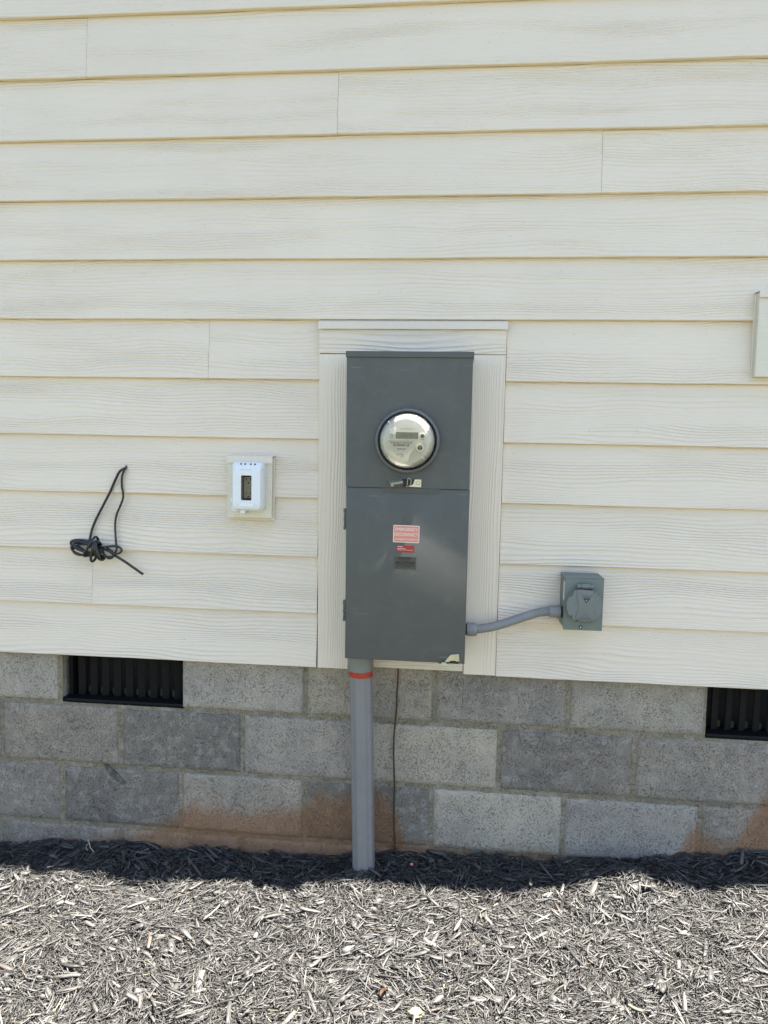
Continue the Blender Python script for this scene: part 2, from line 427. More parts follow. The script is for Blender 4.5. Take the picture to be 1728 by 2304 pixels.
prism(bm, [(-.6649,-.4004),(-.6557,-.3975),(-.6377,-.4136),(-.6230,-.4240),(-.6107,-.4388),(-.5942,-.4558),(-.5958,-.4649),(-.6079,-.4642),(-.6200,-.4520),(-.6334,-.4433),(-.6450,-.4360),(-.6560,-.4223)], -.0034, .002, .0015)
sm = obj('mortar_smear', bm, m_block, foundation); sm.color = (.115, .115, .095, 1)
# solid near-black block added behind the vents to stop light leaking in
bm = bmesh.new(); box(bm, -3, 4, .2, 6, -.9, -.02)
obj('crawl_space_light_block', bm, m_dark, house)

# siding: sheathing, then each board
bm = bmesh.new(); box(bm, -3.2, 4.2, -.008, 6.5, -.02, 2.74)
siding = obj('siding', bm, plain('caulked_sheathing', (.62, .59, .48), .8), house)
def board(xa, xb, zb, h=.208):
    bm = bmesh.new(); n = max(4, int((xb-xa)/.035)); sd = random.uniform(0, 90)
    rows = []
    for i in range(n+1):
        x = (xb-xa)*i/n
        wz = .0011*noise.noise((x*3+sd, zb, 0)) + .0005*noise.noise((x*25+sd, zb, 4)); wy = .0009*noise.noise((x*2.2+sd, 5, zb))
        y1 = -.0225+wy
        rows.append([bm.verts.new(p) for p in ((x, -.0237+wy, wz), (x, -.0350+wy, wz), (x, -.0365+wy, wz+.0018), (x, -.0365+wy+.0085, wz+.104), (x, -.0199, h), (x, -.0120, h))])
    for a, b in zip(rows, rows[1:]):
        for k in range(5): bm.faces.new((a[k], b[k], b[k+1], a[k+1]))
        bm.faces.new((a[5], b[5], b[0], a[0]))
    bm.faces.new(rows[0][::-1]); bm.faces.new(rows[-1])
    bmesh.ops.translate(bm, verts=bm.verts, vec=(xa, 0, zb))
    obj('siding_board', bm, m_siding, siding, smooth=20, at=(xa, 0, zb))
ZR = [-.031, .137, .312, .492, .670, .848, 1.025, 1.2015, 1.378, 1.555, 1.735, 1.911, 2.088, 2.265, 2.442, 2.619]
JO = {11: [-1.9, 1.45], 10: [-.682], 9: [.0803], 8: [.838], 7: [-1.6, 1.9], 6: [-1.4], 5: [-.3045], 4: [], 3: [1.7], 2: [-1.7], 1: [-.682], 0: [1.9], 12: [.3], 13: [-.9], 14: [1.1], 15: [-.2]}
TL, TR = .0415, .5868       # the trim's outer edges
for r, zb in enumerate(ZR):
    cuts = [-2.6] + sorted(JO.get(r, [])) + [3.2]
    segs = []
    for a, b in zip(cuts, cuts[1:]):
        a2, b2 = (a+.0004 if a > -2.6 else a), (b-.0004 if b < 3.2 else b)
        if r <= 5:
            if a2 < TL-.002: segs.append((a2, min(b2, TL-.0022)))
            if b2 > TR+.002: segs.append((max(a2, TR+.0022), b2))
        else: segs.append((a2, b2))
    for a, b in segs:
        if b-a > .03: board(a, b, zb, .120 if r == 15 else .208)
# roof and its edge board, above the picture; overhang shaped to set the shadow edge
bm = bmesh.new()
for (ya, za), (yb, zb) in (((-.245, 2.75), (6.8, 4.69)),):
    vv = [bm.verts.new(p) for p in ((-3.6,ya,za),(4.6,ya,za),(4.6,yb,zb),(-3.6,yb,zb),(-3.6,ya,za+.06),(4.6,ya,za+.06),(4.6,yb,zb+.06),(-3.6,yb,zb+.06))]
    for f in ((0,3,2,1),(4,5,6,7),(0,1,5,4),(1,2,6,5),(2,3,7,6),(3,0,4,7)): bm.faces.new([vv[i] for i in f])
obj('roof', bm, plain('roof_shingle', (.09, .085, .08), .9, bumpd=.003), house)
bm = bmesh.new(); box(bm, -3.2, 4.2, -.05, -.0375, 2.655, 2.745, .002)
obj('frieze_board', bm, m_trim_h, house)

# ------------------------------------------------------------------ trim round the meter cabinet
def warpx(bm):   # the cabinet and its trim are not quite square
    for v in bm.verts:
        t = (v.co.z-.48)/.44; u = min(1, max(0, (.5-v.co.x)/.36)); v.co.x -= .0042*t*u
    return bm
trim = thing('trim_surround', (.314, -.03, -.028), 'cream wood-grain trim boards framing the grey meter cabinet', 'trim')
FY = -.0455
bm = bmesh.new(); box(bm, TL, .1500, FY, -.009, -.0285, .9222, .0014); obj('upright_trim_board', warpx(bm), m_trim_v, trim)
bm = bmesh.new(); box(bm, .4915, TR, FY, -.009, -.0265, .9230, .0014); obj('upright_trim_board', warpx(bm), m_trim_v, trim)
bm = bmesh.new(); box(bm, TL, TR, FY-.0012, -.009, .9242, .9965, .0014); obj('head_trim_board', warpx(bm), m_trim_h, trim)
bm = bmesh.new(); box(bm, .1512, .4903, FY+.006, -.009, -.020, .09, .0012); obj('bottom_trim_board', warpx(bm), m_trim_h, trim)
bm = bmesh.new()
vv = [(-.009, 1.0245), (-.0300, 1.0238), (-.0525, 1.0145), (-.0532, .9945), (-.0520, .9945), (-.0512, 1.0120), (-.009, 1.0180)]
for x in (TL-.0015, TR+.0025): vv and None
L0 = [bm.verts.new((TL-.0015, y, z)) for y, z in vv]; L1 = [bm.verts.new((TR+.0025, y, z)) for y, z in vv]
for i in range(7): bm.faces.new((L0[i], L0[(i+1) % 7], L1[(i+1) % 7], L1[i]))
bm.faces.new(L0); bm.faces.new(L1)
obj('drip_cap', warpx(bm), m_flash, trim)

# ------------------------------------------------------------------ meter cabinet
PX0, PX1, PZ0, PZ1 = .1432, .4908, .0395, .9125
cab = thing('meter_cabinet', (.317, -.1, .0395), 'tall grey steel meter and breaker cabinet screwed to the cream trim', 'electrical panel')
bm = bmesh.new(); box(bm, PX0+.003, PX1-.003, -.158, FY-.0005, PZ0+.004, PZ1-.006, .0012); obj('back_box', warpx(bm), m_cab, cab)
# upper cover with the meter opening: plate with returned edges
CXm, CZm = .3150, .6672
def plate_with_hole(bm, x0, x1, z0, z1, cx, cz, r, y0, y1, n=64):
    ol = []
    for i in range(n):
        a = 2*math.pi*i/n; dx, dz = math.cos(a), math.sin(a)
        t = min((x1-cx)/dx if dx > 1e-9 else 9, (x0-cx)/dx if dx < -1e-9 else 9, (z1-cz)/dz if dz > 1e-9 else 9, (z0-cz)/dz if dz < -1e-9 else 9)
        ol.append((cx+dx*t, cz+dz*t))
    for c in ((x0, z0), (x0, z1), (x1, z0), (x1, z1)):
        i = min(range(n), key=lambda k: (ol[k][0]-c[0])**2+(ol[k][1]-c[1])**2); ol[i] = c
    inn = [(cx+r*math.cos(2*math.pi*i/n), cz+r*math.sin(2*math.pi*i/n)) for i in range(n)]
    ring_prism(bm, ol, inn, y0, y1)
bm = bmesh.new(); plate_with_hole(bm, PX0, PX1-.001, .5355, .8965, CXm, CZm, .081, -.1675, -.155)
obj('upper_cover', warpx(bm), m_cab, cab)
bm = bmesh.new(); box(bm, PX0-.0022, PX1+.0018, -.1715, FY-.001, .8968, .9135, .0016); obj('top_cap', warpx(bm), m_cab, cab)
# hinged lower door with a pull recess under the cover
bm = bmesh.new(); box(bm, PX0+.0008, PX1+.0006, -.1648, -.152, PZ0, .5348, .0022, 3); door = obj('door', warpx(bm), m_cab, cab, smooth=30)
bm = bmesh.new()
prism(bm, rrect(.2455, .4100, .5215, .5342, .003, 3), -.1668, -.160, .0008); obj('pull_rim', bm, m_cab, door)
bm = bmesh.new(); prism(bm, rrect(.2500, .4060, .5255, .5349, .0025, 3), -.1672, -.1665); obj('pull_recess', bm, plain('shadowed_recess_paint', (.07, .075, .07), .4), door)  # flat strip in darker cabinet grey; the recess's shade is painted in
for zz, x in ((.4425, .1405), (.1780, .1405)):
    bm = bmesh.new()
    for k in range(5):
        box(bm, x-.0042+(.0008 if k % 2 else 0), x+.003, -.162, -.146, zz-.030+k*.0122, zz-.030+k*.0122+.0112, .0012)
    obj('hinge', warpx(bm), m_cab, cab)
# faint embossed square badge, and the faint pressed lines low on the door
bm = bmesh.new()
ring_prism(bm, rrect(.3050, .3325, .4358, .4615, .002, 3), rrect(.3066, .3309, .4374, .4599, .0015, 3), -.1656, -.163)
ring_prism(bm, rrect(.3120, .3255, .4425, .4550, .003, 3), rrect(.3134, .3241, .4439, .4536, .0022, 3), -.1656, -.163)
obj('embossed_badge', bm, m_cab, door)
for kx, kz in ((.2020, .5620), (.1620, .5500)):
    bm = bmesh.new(); lathe(bm, kx, kz, [(.0001, -.1680), (.0066, -.1680), (.0072, -.1672)], 20); obj('knockout', bm, m_cab, cab, smooth=30)
# latch at the door's lower right corner
bm = bmesh.new()
prism(bm, [(.4350,.0455),(.4510,.0660),(.4750,.0690),(.4770,.0480),(.4680,.0470),(.4660,.0500),(.4520,.0500),(.4460,.0440)], -.1700, -.1655, .0008)
latch = obj('latch', bm, m_zinc, cab)
bm = bmesh.new(); lathe(bm, .4690, .0585, [(.0001, -.1728), (.0026, -.1726), (.0036, -.1700)], 14); obj('screw', bm, m_zinc, latch, smooth=40)
bm = bmesh.new(); box(bm, .4180, .4480, -.1745, -.164, .0340, .0405, .001); box(bm, .4260, .4400, -.1755, -.1700, .0405, .0445, .0008); obj('latch_tongue', bm, m_zinc, latch)
bm = bmesh.new(); box(bm, .4440, .4740, -.1668, -.1640, .0398, .0468); obj('latch_slot', bm, m_black, latch)
# stickers
def sticker(name, x0, x1, z0, z1, mat, r=.002, tilt=-.012, y=-.1654, thick=.0006, label=None):
    bm = bmesh.new(); cx, cz = (x0+x1)/2, (z0+z1)/2
    pts = [(cx+(x-cx)*math.cos(tilt)-(z-cz)*math.sin(tilt), cz+(x-cx)*math.sin(tilt)+(z-cz)*math.cos(tilt)) for x, z in rrect(x0, x1, z0, z1, r, 3)]
    prism(bm, pts, y-thick/2, y+thick); o = obj(name, bm, mat, cab)
    if label: o['label'] = label
    return o
T = -.010
s1 = sticker('sticker', .2800, .3540, .3813, .4302, m_pale, .0028, T, label='salmon EMERGENCY DISCONNECT sticker with a white rim')
bm = bmesh.new(); prism(bm, [((x-.317)*math.cos(T)-(z-.4057)*math.sin(T)+.317, (x-.317)*math.sin(T)+(z-.4057)*math.cos(T)+.4057) for x, z in rrect(.2818, .3522, .3831, .4284, .0018, 3)], -.1661, -.1656)
obj('sticker_field', bm, m_salmon, s1)
YT = -.1664
text('lettering', 'EMERGENCY', .3172, .4145, YT, .0086, m_pale, s1, .0630, 'CENTER', T, .0)
text('lettering', 'DISCONNECT', .3168, .4000, YT, .0088, m_pale, s1, .0670, 'CENTER', T, .0)
text('lettering', 'DESCONEXION DE EMERGENCIA', .3168, .3886, YT, .0042, m_pale, s1, .0650, 'CENTER', T, .0)
s2 = sticker('sticker', .2908, .3396, .3537, .3735, m_redst, .0008, -.022, label='small red warning sticker')
text('lettering', 'WARNING !', .2930, .3688, YT+.0005, .0026, m_pale, s2, .0160, 'LEFT', -.022, .02)
text('lettering', 'Hazardous voltage', .2928, .3640, YT+.0005, .0022, m_pale, s2, .0235, 'LEFT', -.022, .02)
text('lettering', 'Disconnect all power before servicing this unit', .2926, .3600, YT+.0005, .0019, m_pale, s2, .0440, 'LEFT', -.022, .02)
s3 = sticker('sticker', .2857, .3468, .3053, .3408, m_foil, .0008, -.004, label='dark foil MEG APPROVED rating label')
bm = bmesh.new(); box(bm, .2968, .3262, -.1663, -.1655, .3335, .3398); obj('black_band', bm, m_ink, s3)
text('lettering', 'SQUARE', .3115, .3347, YT-.0002, .0036, m_foil, s3, .0240, 'CENTER', 0, .02)
bm = bmesh.new(); ring_prism(bm, rrect(.3270, .3325, .3338, .3395, .0004, 1), rrect(.3277, .3318, .3345, .3388, .0003, 1), -.1662, -.1655); obj('logo_square', bm, m_ink, s3)
text('lettering', 'D', .3298, .3350, YT, .0032, m_ink, s3, None, 'CENTER')
text('lettering', 'by Schneider Electric', .2968, .3292, YT, .0020, m_ink, s3, .0200)
text('lettering', 'MEG APPROVED', .3162, .3206, YT, .0066, m_ink, s3, .0545, 'CENTER', 0, .03)
text('lettering', 'METER EQUIPMENT GROUP', .3166, .3152, YT, .0030, m_ink, s3, .0460, 'CENTER', 0, .02)
text('lettering', 'FOR UTILITY METERING', .3166, .3106, YT, .0024, m_ink, s3, .0310, 'CENTER')
# hasp and plastic seal under the meter
hasp = bmesh.new()
prism(hasp, [(.3370,.5395),(.3230,.5395),(.3230,.5425),(.3300,.5440),(.3345,.5470),(.3375,.5610),(.3565,.5610),(.3560,.5385)], -.1715, -.1676, .0008)
hasp = obj('hasp', hasp, m_zinc, cab)
bm = bmesh.new(); lathe(bm, .3470, .5510, [(.0001, -.1745), (.0045, -.1745), (.0062, -.1716)], 6); obj('bolt', bm, m_zinc, hasp)
bm = bmesh.new(); box(bm, .3050, .3340, -.1700, -.1677, .5385, .5600, .0008); obj('hasp_slot', bm, m_black, hasp)
bm = bmesh.new(); tube(bm, catmull([(.313,-.170,.5400),(.317,-.178,.5450),(.318,-.180,.5560),(.3205,-.178,.5640),(.327,-.176,.5600),(.3275,-.175,.5500),(.322,-.174,.5420),(.314,-.173,.5400)], 5), .0009, 6); obj('seal_wire', bm, m_zinc, hasp)
seal = bmesh.new(); b2 = bmesh.new(); box(b2, -.0195, .0195, -.0060, .0060, -.0115, .0115, .0025); merge(seal, b2, Matrix.Translation((.2870, -.1760, .5500)) @ Matrix.Rotation(R(-11), 4, 'Y'))
seal = obj('plastic_seal', seal, clear('clear_seal_plastic', (.80, .80, .74), .12), cab, smooth=30)
bm = bmesh.new(); b2 = bmesh.new(); box(b2, -.015, .018, -.0022, .0022, -.003, .003, .001); box(b2, -.016, -.009, -.0026, .0018, -.008, .003, .001)
merge(bm, b2, Matrix.Translation((.2870, -.1765, .5490)) @ Matrix.Rotation(R(-11), 4, 'Y')); obj('seal_tab', bm, m_pale, seal)

# ------------------------------------------------------------------ electric meter
met = thing('electric_meter', (CXm, -.165, CZm-.08), 'round glass-fronted electric meter with small display in its grey ring', 'electric meter')
bm = bmesh.new(); lathe(bm, CXm, CZm, [(.0885, -.1668), (.0900, -.1695), (.0903, -.1800), (.0892, -.1850), (.0868, -.1882), (.0838, -.1890), (.0815, -.1876), (.0806, -.1850), (.0806, -.1500)], 96)
obj('sealing_ring', bm, m_ringp, met, smooth=50)
bm = bmesh.new(); lathe(bm, CXm, CZm, [(.0806, -.178), (.0796, -.1830), (.0782, -.1830), (.0776, -.178), (.0776, -.150), (.0806, -.150)], 96); obj('gasket', bm, m_black, met, smooth=50)
bm = bmesh.new(); lathe(bm, CXm, CZm, [(.0770, -.150), (.0764, -.1800), (.0740, -.1920), (.0695, -.2000), (.0645, -.2050), (.0632, -.2080), (.0600, -.2085), (.0001, -.2086)], 96); obj('inner_housing', bm, m_facedk, met, smooth=40)
# the printed faceplate: a disc with its lower right cut away along a curve
pts = []
for i in range(73):
    a = R(-82 - 262*i/72)
    pts.append((CXm-.002+.0575*math.cos(a), CZm+.001+.0575*math.sin(a)))
for t in (0, .2, .4, .6, .8): 
    a0 = Vector((CXm+.0515, CZm-.0085)); a1 = Vector((CXm+.0140, CZm-.0110)); a2 = Vector((CXm+.0050, CZm-.0560))
    q = a0.lerp(a1, t).lerp(a1.lerp(a2, t), t); pts.append((q.x, q.y))
bm = bmesh.new(); prism(bm, pts, -.2112, -.2088); face = obj('faceplate', bm, m_face, met)
YF = -.2114
def fz(u, v): return CXm + (u-775)*.0001318, CZm - (v-860)*.0001318   # from the close-up of the meter
def fbox(name, u0, v0, u1, v1, mat, par, d=.0005, y=YF):
    a = fz(u0, v1); b = fz(u1, v0); bm = bmesh.new(); box(bm, a[0], b[0], y-d, y+.0006, a[1], b[1]); return obj(name, bm, mat, par)
lcd = fbox('display', 545, 687, 1015, 822, m_lcd, met, .0004)
x, z = fz(612, 785); text('lettering', '_.EL  2', x, z, YF-.0006, .0085, m_ink, lcd, .0375)
fbox('paper_tag', 412, 610, 548, 726, m_pale, met, .0008)
bm = bmesh.new(); x, z = fz(1100, 762); lathe(bm, x, z, [(.0001, YF-.002), (.0046, YF-.002), (.0052, YF-.001), (.0052, YF+.001)], 24); obj('button', bm, m_black, met, smooth=40)
bm = bmesh.new(); lathe(bm, x, z, [(.0064, YF-.0012), (.0075, YF-.0012), (.0075, YF+.001)], 28); obj('button_rim', bm, m_pale, met)
for u in (1088, 1120): fbox('print_mark', u-6, 822, u+6, 845, m_ink, face, .0002)
bm = bmesh.new()
x, z = fz(455, 770); pth = [(x-.0024, YF-.0003, z-.0075), (x-.0024, YF-.0003, z+.003), (x-.001, YF-.0003, z+.0045), (x+.001, YF-.0003, z+.0045), (x+.0024, YF-.0003, z+.003), (x+.0024, YF-.0003, z-.0075)]
tube(bm, pth, .0004, 5); obj('print_mark', bm, m_ink, face)
bm = bmesh.new(); x, z = fz(1055, 1005); lathe(bm, x, z, [(.0070, YF+.001), (.0075, YF-.004), (.0105, YF-.004), (.0112, YF-.0025), (.0112, YF+.004)], 32); port = obj('optical_port', bm, m_zinc, met, smooth=40)
bm = bmesh.new(); lathe(bm, x, z, [(.0001, YF-.0012), (.0072, YF-.0012)], 24); obj('port_floor', bm, m_almond, port)
for u in (1028, 1082):
    bm = bmesh.new(); x, z = fz(u, 1012); lathe(bm, x, z, [(.0001, YF-.0030), (.0026, YF-.0030), (.0027, YF-.001)], 14); obj('port_lens', bm, m_black, port)
def ftext(s, u, v, hpx, wpx, bold=0.): 
    x, z = fz(u, v); text('lettering', s, x, z, YF-.0001, hpx*.0001318, m_ink, face, wpx*.0001318, 'LEFT', 0, bold)
ftext('kWh 19 348 2071 6', 640, 630, 20, 290, .01)
ftext('CL200 240V 3W TYPE C2SR 30TA 1.0Kh', 385, 890, 24, 535, .0)
ftext('DUKE ENERGY 375014795630', 445, 925, 26, 440, .03)
ftext('351 954 021', 585, 1052, 34, 170, .02)
ftext('OpenWay', 565, 1165, 34, 150, .0)
ftext('itron', 680, 1190, 18, 50, .02); ftext('2017', 650, 1212, 16, 45)
bm = bmesh.new(); u = 492
while u < 832:
    w = random.choice((4, 4, 7, 11)); a = fz(u, 978); b = fz(min(832, u+w), 938); box(bm, a[0], b[0], YF-.0002, YF+.0004, a[1], b[1]); u += w+random.choice((4, 5, 8))
obj('barcode', bm, m_ink, face)
# polycarbonate cover
bm = bmesh.new(); lathe(bm, CXm, CZm, [(.0774, -.176), (.0770, -.188), (.0758, -.205), (.0736, -.2150), (.0695, -.2215), (.0650, -.2240), (.0620, -.2228), (.0600, -.2230), (.0300, -.2233), (.0001, -.2234)], 96)
cover = obj('clear_cover', bm, m_clear, met, smooth=70)
for a in (45, 135, 225, 315):
    bm = bmesh.new(); b2 = bmesh.new(); box(b2, .0600, .0715, -.0012, .0012, -.0016, .0016, .0005)
    merge(bm, b2, Matrix.Translation((CXm, -.2190, CZm)) @ Matrix.Rotation(R(-a), 4, 'Y')); obj('cover_rib', bm, m_pale, cover)

# ------------------------------------------------------------------ service conduit, red tape
pipe = thing('conduit_riser', (.196, -.098, -.72), 'thick grey plastic conduit rising from the mulch into the cabinet', 'conduit')
def ftube(bm, cx0, cx1, cy, z0, z1, r, n=72, flute=0.):
    rows = []
    for k in range(25):
        t = k/24; z = z0+(z1-z0)*t; cx = cx0+(cx1-cx0)*t
        rows.append([bm.verts.new((cx+(r+flute*math.sin(9*2*math.pi*i/n))*math.cos(2*math.pi*i/n), cy+(r+flute*math.sin(9*2*math.pi*i/n))*math.sin(2*math.pi*i/n), z)) for i in range(n)])
    for a, b in zip(rows, rows[1:]):
        for i in range(n): bm.faces.new((a[i], a[(i+1) % n], b[(i+1) % n], b[i]))
    bm.faces.new(rows[-1]); bm.faces.new(rows[0])
bm = bmesh.new(); ftube(bm, .2105, .1870, -.098, -.76, -.008, .0335, flute=.0011); obj('pipe', bm, m_pvc, pipe, smooth=40)
bm = bmesh.new(); ftube(bm, .1858, .1850, -.098, -.0105, .045, .0388); obj('coupling', bm, plain('olive_grey_coupling', (.20, .20, .17), .35, var=.05), pipe, smooth=40)
bm = bmesh.new(); ftube(bm, .1879, .1872, -.098, -.0290, -.0112, .0354); obj('red_tape', bm, m_red, pipe, smooth=40)

# ------------------------------------------------------------------ ground wire
bm = bmesh.new()
tube(bm, catmull([(.293, -.012, .02), (.2925, -.012, -.036), (.2905, -.010, -.10), (.2886, -.008, -.173), (.2838, -.008, -.245), (.2840, -.007, -.318), (.2880, -.008, -.389), (.2886, -.007, -.499), (.2945, -.010, -.60), (.298, -.014, -.70)], 6), .0025, 8)
tag(obj('ground_wire', bm, m_copper, smooth=180, at=(.298, -.014, -.70)), 'bare copper ground wire running down the block wall beside the conduit', 'wire')

# ------------------------------------------------------------------ flexible conduit
flex = thing('flexible_conduit', (.63, -.09, .15), 'curved grey flexible conduit joining the cabinet to the small inlet box', 'conduit')
cp = catmull([(.5080, -.088, .1215), (.5236, -.088, .1233), (.5656, -.088, .1315), (.6059, -.086, .1440), (.6457, -.084, .1590), (.6857, -.083, .1738), (.7123, -.082, .1815), (.7363, -.081, .1842), (.7550, -.081, .1845)], 26)
bm = bmesh.new(); tube(bm, cp, lambda i: .0132 + .00055*math.sin(i*2*math.pi/3.2), 18); obj('tube', bm, m_pvc2, flex, smooth=60)
def xcyl(bm, xa, xb, cy, cz, prof, n=28, tilt=0.):
    rows = []
    for t, r in prof:
        x = xa+(xb-xa)*t; rows.append([bm.verts.new((x, cy+r*math.cos(2*math.pi*i/n), cz+tilt*(x-xa)+r*math.sin(2*math.pi*i/n))) for i in range(n)])
    for a, b in zip(rows, rows[1:]):
        for i in range(n): bm.faces.new((a[i], a[(i+1) % n], b[(i+1) % n], b[i]))
    bm.faces.new(rows[0]); bm.faces.new(rows[-1])
bm = bmesh.new(); xcyl(bm, .4960, .5260, -.088, .1222, [(0, .0180), (.05, .0198), (.55, .0201), (.8, .0196), (1, .0172), (1.0, .0140)]); obj('connector', bm, m_pvc2, flex, smooth=35)
bm = bmesh.new(); xcyl(bm, .4885, .4962, -.088, .1222, [(0, .0165), (1, .0165)]); obj('locknut', bm, m_black, flex, smooth=35)
bm = bmesh.new(); xcyl(bm, .7330, .7640, -.081, .1840, [(0, .0140), (.0, .0165), (.12, .0180), (.75, .0182), (.75, .0196), (1, .0196)]); obj('connector', bm, m_pvc2, flex, smooth=35)
bm = bmesh.new(); xcyl(bm, .7638, .7702, -.081, .1840, [(0, .0172), (1, .0172)]); obj('locknut', bm, m_black, flex, smooth=35)

# ------------------------------------------------------------------ power inlet box
inl = thing('power_inlet_box', (.8225, -.033, .142), 'small grey-green power inlet box with a round hinged cover', 'power inlet')
bm = bmesh.new(); box(bm, .7700, .8755, -.1185, -.0290, .1445, .2895, .0012); obj('housing', bm, m_cab2, inl)
bm = bmesh.new(); box(bm, .7682, .8768, -.1222, -.1190, .1415, .2905, .0014); box(bm, .7676, .8774, -.1224, -.0300, .2906, .2925, .0006); obj('front_plate', bm, m_cab2, inl)
bm = bmesh.new(); box(bm, .7690, .7699, -.112, -.096, .2250, .2780); obj('side_label', bm, m_pale, inl)
LCX, LCZ = .8210, .2170; q = .000258
def lz(u, v): return LCX+(u-1348)*q*.995, LCZ-(v-472)*q
out = []
for a in range(40, -42, -6): out.append((LCX+.0495*math.cos(R(a)), LCZ+.0495*math.sin(R(a))))
out += [lz(1482, 612), lz(1436, 662), lz(1276, 655), lz(1238, 600)]
for a in range(222, 138, -6): out.append((LCX+.0495*math.cos(R(a)), LCZ+.0495*math.sin(R(a))))
out += [lz(1250, 322), lz(1268, 296), lz(1440, 302), lz(1458, 330)]
bm = bmesh.new(); prism(bm, out, -.1470, -.1215, .0065, 4); lid = obj('hinged_cover', bm, m_lid, inl, smooth=30)
bm = bmesh.new()   # raised cross
cr = [lz(1275, 318), lz(1300, 345), lz(1366, 446), lz(1432, 345), lz(1450, 322), lz(1462, 345), lz(1440, 440), lz(1440, 510), lz(1478, 600), lz(1432, 640), lz(1360, 535), lz(1290, 640), lz(1250, 600), lz(1285, 510), lz(1285, 440), lz(1255, 345)]
prism(bm, cr, -.1484, -.1455, .0010, 2); obj('raised_cross', bm, m_lid, lid, smooth=30)
bm = bmesh.new()
for v in (356, 376):
    a = lz(1328, v+6); b = lz(1402, v-4); box(bm, a[0], b[0], -.1492, -.1462, a[1], b[1], .0006)
for v in (592, 610, 628):
    a = lz(1312, v+5); b = lz(1396, v-5); box(bm, a[0], b[0], -.1492, -.1462, a[1], b[1], .0006)
tag(obj('grip_ribs', bm, m_lid, lid), kind='stuff')
bm = bmesh.new(); prism(bm, [lz(1332, 390), lz(1366, 432), lz(1398, 390)], -.1490, -.147); tri = obj('warning_triangle', bm, m_green, lid)
bm = bmesh.new(); prism(bm, [lz(1362, 402), lz(1360, 412), lz(1364, 412), lz(1362, 420), lz(1370, 408), lz(1366, 408), lz(1369, 401)], -.1494, -.1488); obj('warning_mark', bm, m_pale, tri)
bm = bmesh.new()
a = lz(1266, 292); b = lz(1450, 243)
xcyl(bm, a[0], a[0]+.0105, -.1330, (a[1]+b[1])/2, [(0, .0064), (1, .0064)], 16); xcyl(bm, b[0]-.0105, b[0], -.1330, (a[1]+b[1])/2, [(0, .0064), (1, .0064)], 16)
xcyl(bm, a[0]+.0112, b[0]-.0112, -.1338, (a[1]+b[1])/2+.0008, [(0, .0074), (1, .0074)], 16)
box(bm, a[0]+.001, b[0]-.001, -.1300, -.1215, a[1]+.001, b[1]-.001, .0008); obj('hinge', bm, m_lid, inl, smooth=35)
bm = bmesh.new(); a = lz(1308, 301); b = lz(1405, 290); box(bm, a[0], b[0], -.1402, -.1240, a[1], b[1]); obj('hinge_gap', bm, m_black, inl)
x, z = lz(1332, 728)
bm = bmesh.new(); lathe(bm, x, z, [(.0001, -.1238), (.0048, -.1238), (.0050, -.1222)], 18); sc_ = obj('screw', bm, m_black, inl)
bm = bmesh.new(); box(bm, x-.0024, x+.0024, -.1244, -.1236, z-.0007, z+.0007); box(bm, x-.0007, x+.0007, -.1244, -.1236, z-.0024, z-.0008); box(bm, x-.0007, x+.0007, -.1244, -.1236, z+.0008, z+.0024); obj('screw_cross', bm, m_pale, sc_)

# ------------------------------------------------------------------ outlet and its mounting block
def mount(name, x0, x1, z0, z1, label, flz):
    t = thing(name, ((x0+x1)/2, -.03, z0), label, 'mounting block')
    bm = bmesh.new(); box(bm, x0-.004, x1+.004, -.0385, -.015, z0-.009, z1-.004, .002); obj('flange', bm, m_mountblock, t)
    bm = bmesh.new(); box(bm, x0, x1, -.0580, -.0386, z0, z1-.003, .0016); obj('block_face', bm, m_mountblock, t)
    bm = bmesh.new(); vv = [(-.020, z1+.0040), (-.0625, z1), (-.0630, z1-flz), (-.0618, z1-flz), (-.0612, z1-.0020), (-.020, z1+.0020)]
    A = [bm.verts.new((x0-.001, y, z)) for y, z in vv]; C = [bm.verts.new((x1+.002, y, z)) for y, z in vv]
    for i in range(6): bm.faces.new((A[i], A[(i+1) % 6], C[(i+1) % 6], C[i]))
    bm.faces.new(A); bm.faces.new(C); obj('drip_cap', bm, m_flash, t)
    return t
mount('mounting_block', -.2365, -.0985, .4285, .6155, 'cream mounting block behind the white outlet cover', .0215)
mount('mounting_block', 1.2745, 1.43, .8665, 1.1015, 'cream wood-grain mounting block cut off by the right picture edge', .0185)
out_t = thing('outlet_cover', (-.164, -.06, .455), 'white weatherproof outlet cover with an open window on its mounting block', 'electrical outlet')
bm = bmesh.new(); ring_prism(bm, rrect(-.2125, -.1160, .4525, .5975, .013, 6), rrect(-.190, -.140, .475, .568, .006, 6), -.0870, -.0578)
obj('base_housing', bm, m_white, out_t, smooth=30)
bm = bmesh.new()
a_, b_, c_ = rrect(-.2105, -.1180, .4545, .5960, .013, 6), rrect(-.2068, -.1215, .4572, .5848, .010, 6), rrect(-.1813, -.1492, .4840, .5580, .0035, 6)
Ls = [[bm.verts.new((x, y, z)) for x, z in P_] for P_, y in ((a_, -.0885), (b_, -.0995), ([(x*.97-.164*.03, z*.97+.521*.03) for x, z in b_], -.1012), (c_, -.1005), (c_, -.0985))]
for A, C in zip(Ls, Ls[1:]):
    for i in range(len(A)): bm.faces.new((A[i], A[(i+1) % len(A)], C[(i+1) % len(A)], C[i]))
lid2 = obj('front_lid', bm, m_white, out_t, smooth=50)
bm = bmesh.new(); ring_prism(bm, rrect(-.1850, -.1455, .4800, .5620, .005, 6), rrect(-.1814, -.1491, .4839, .5581, .0035, 6), -.0984, -.066)
obj('window_reveal', bm, m_almond, lid2)
bm = bmesh.new()
for u in (565, 670, 808, 912):
    x = -.2068+(u-370)*.0001215; box(bm, x-.0021, x+.0021, -.0955, -.0905, .5895, .5935)
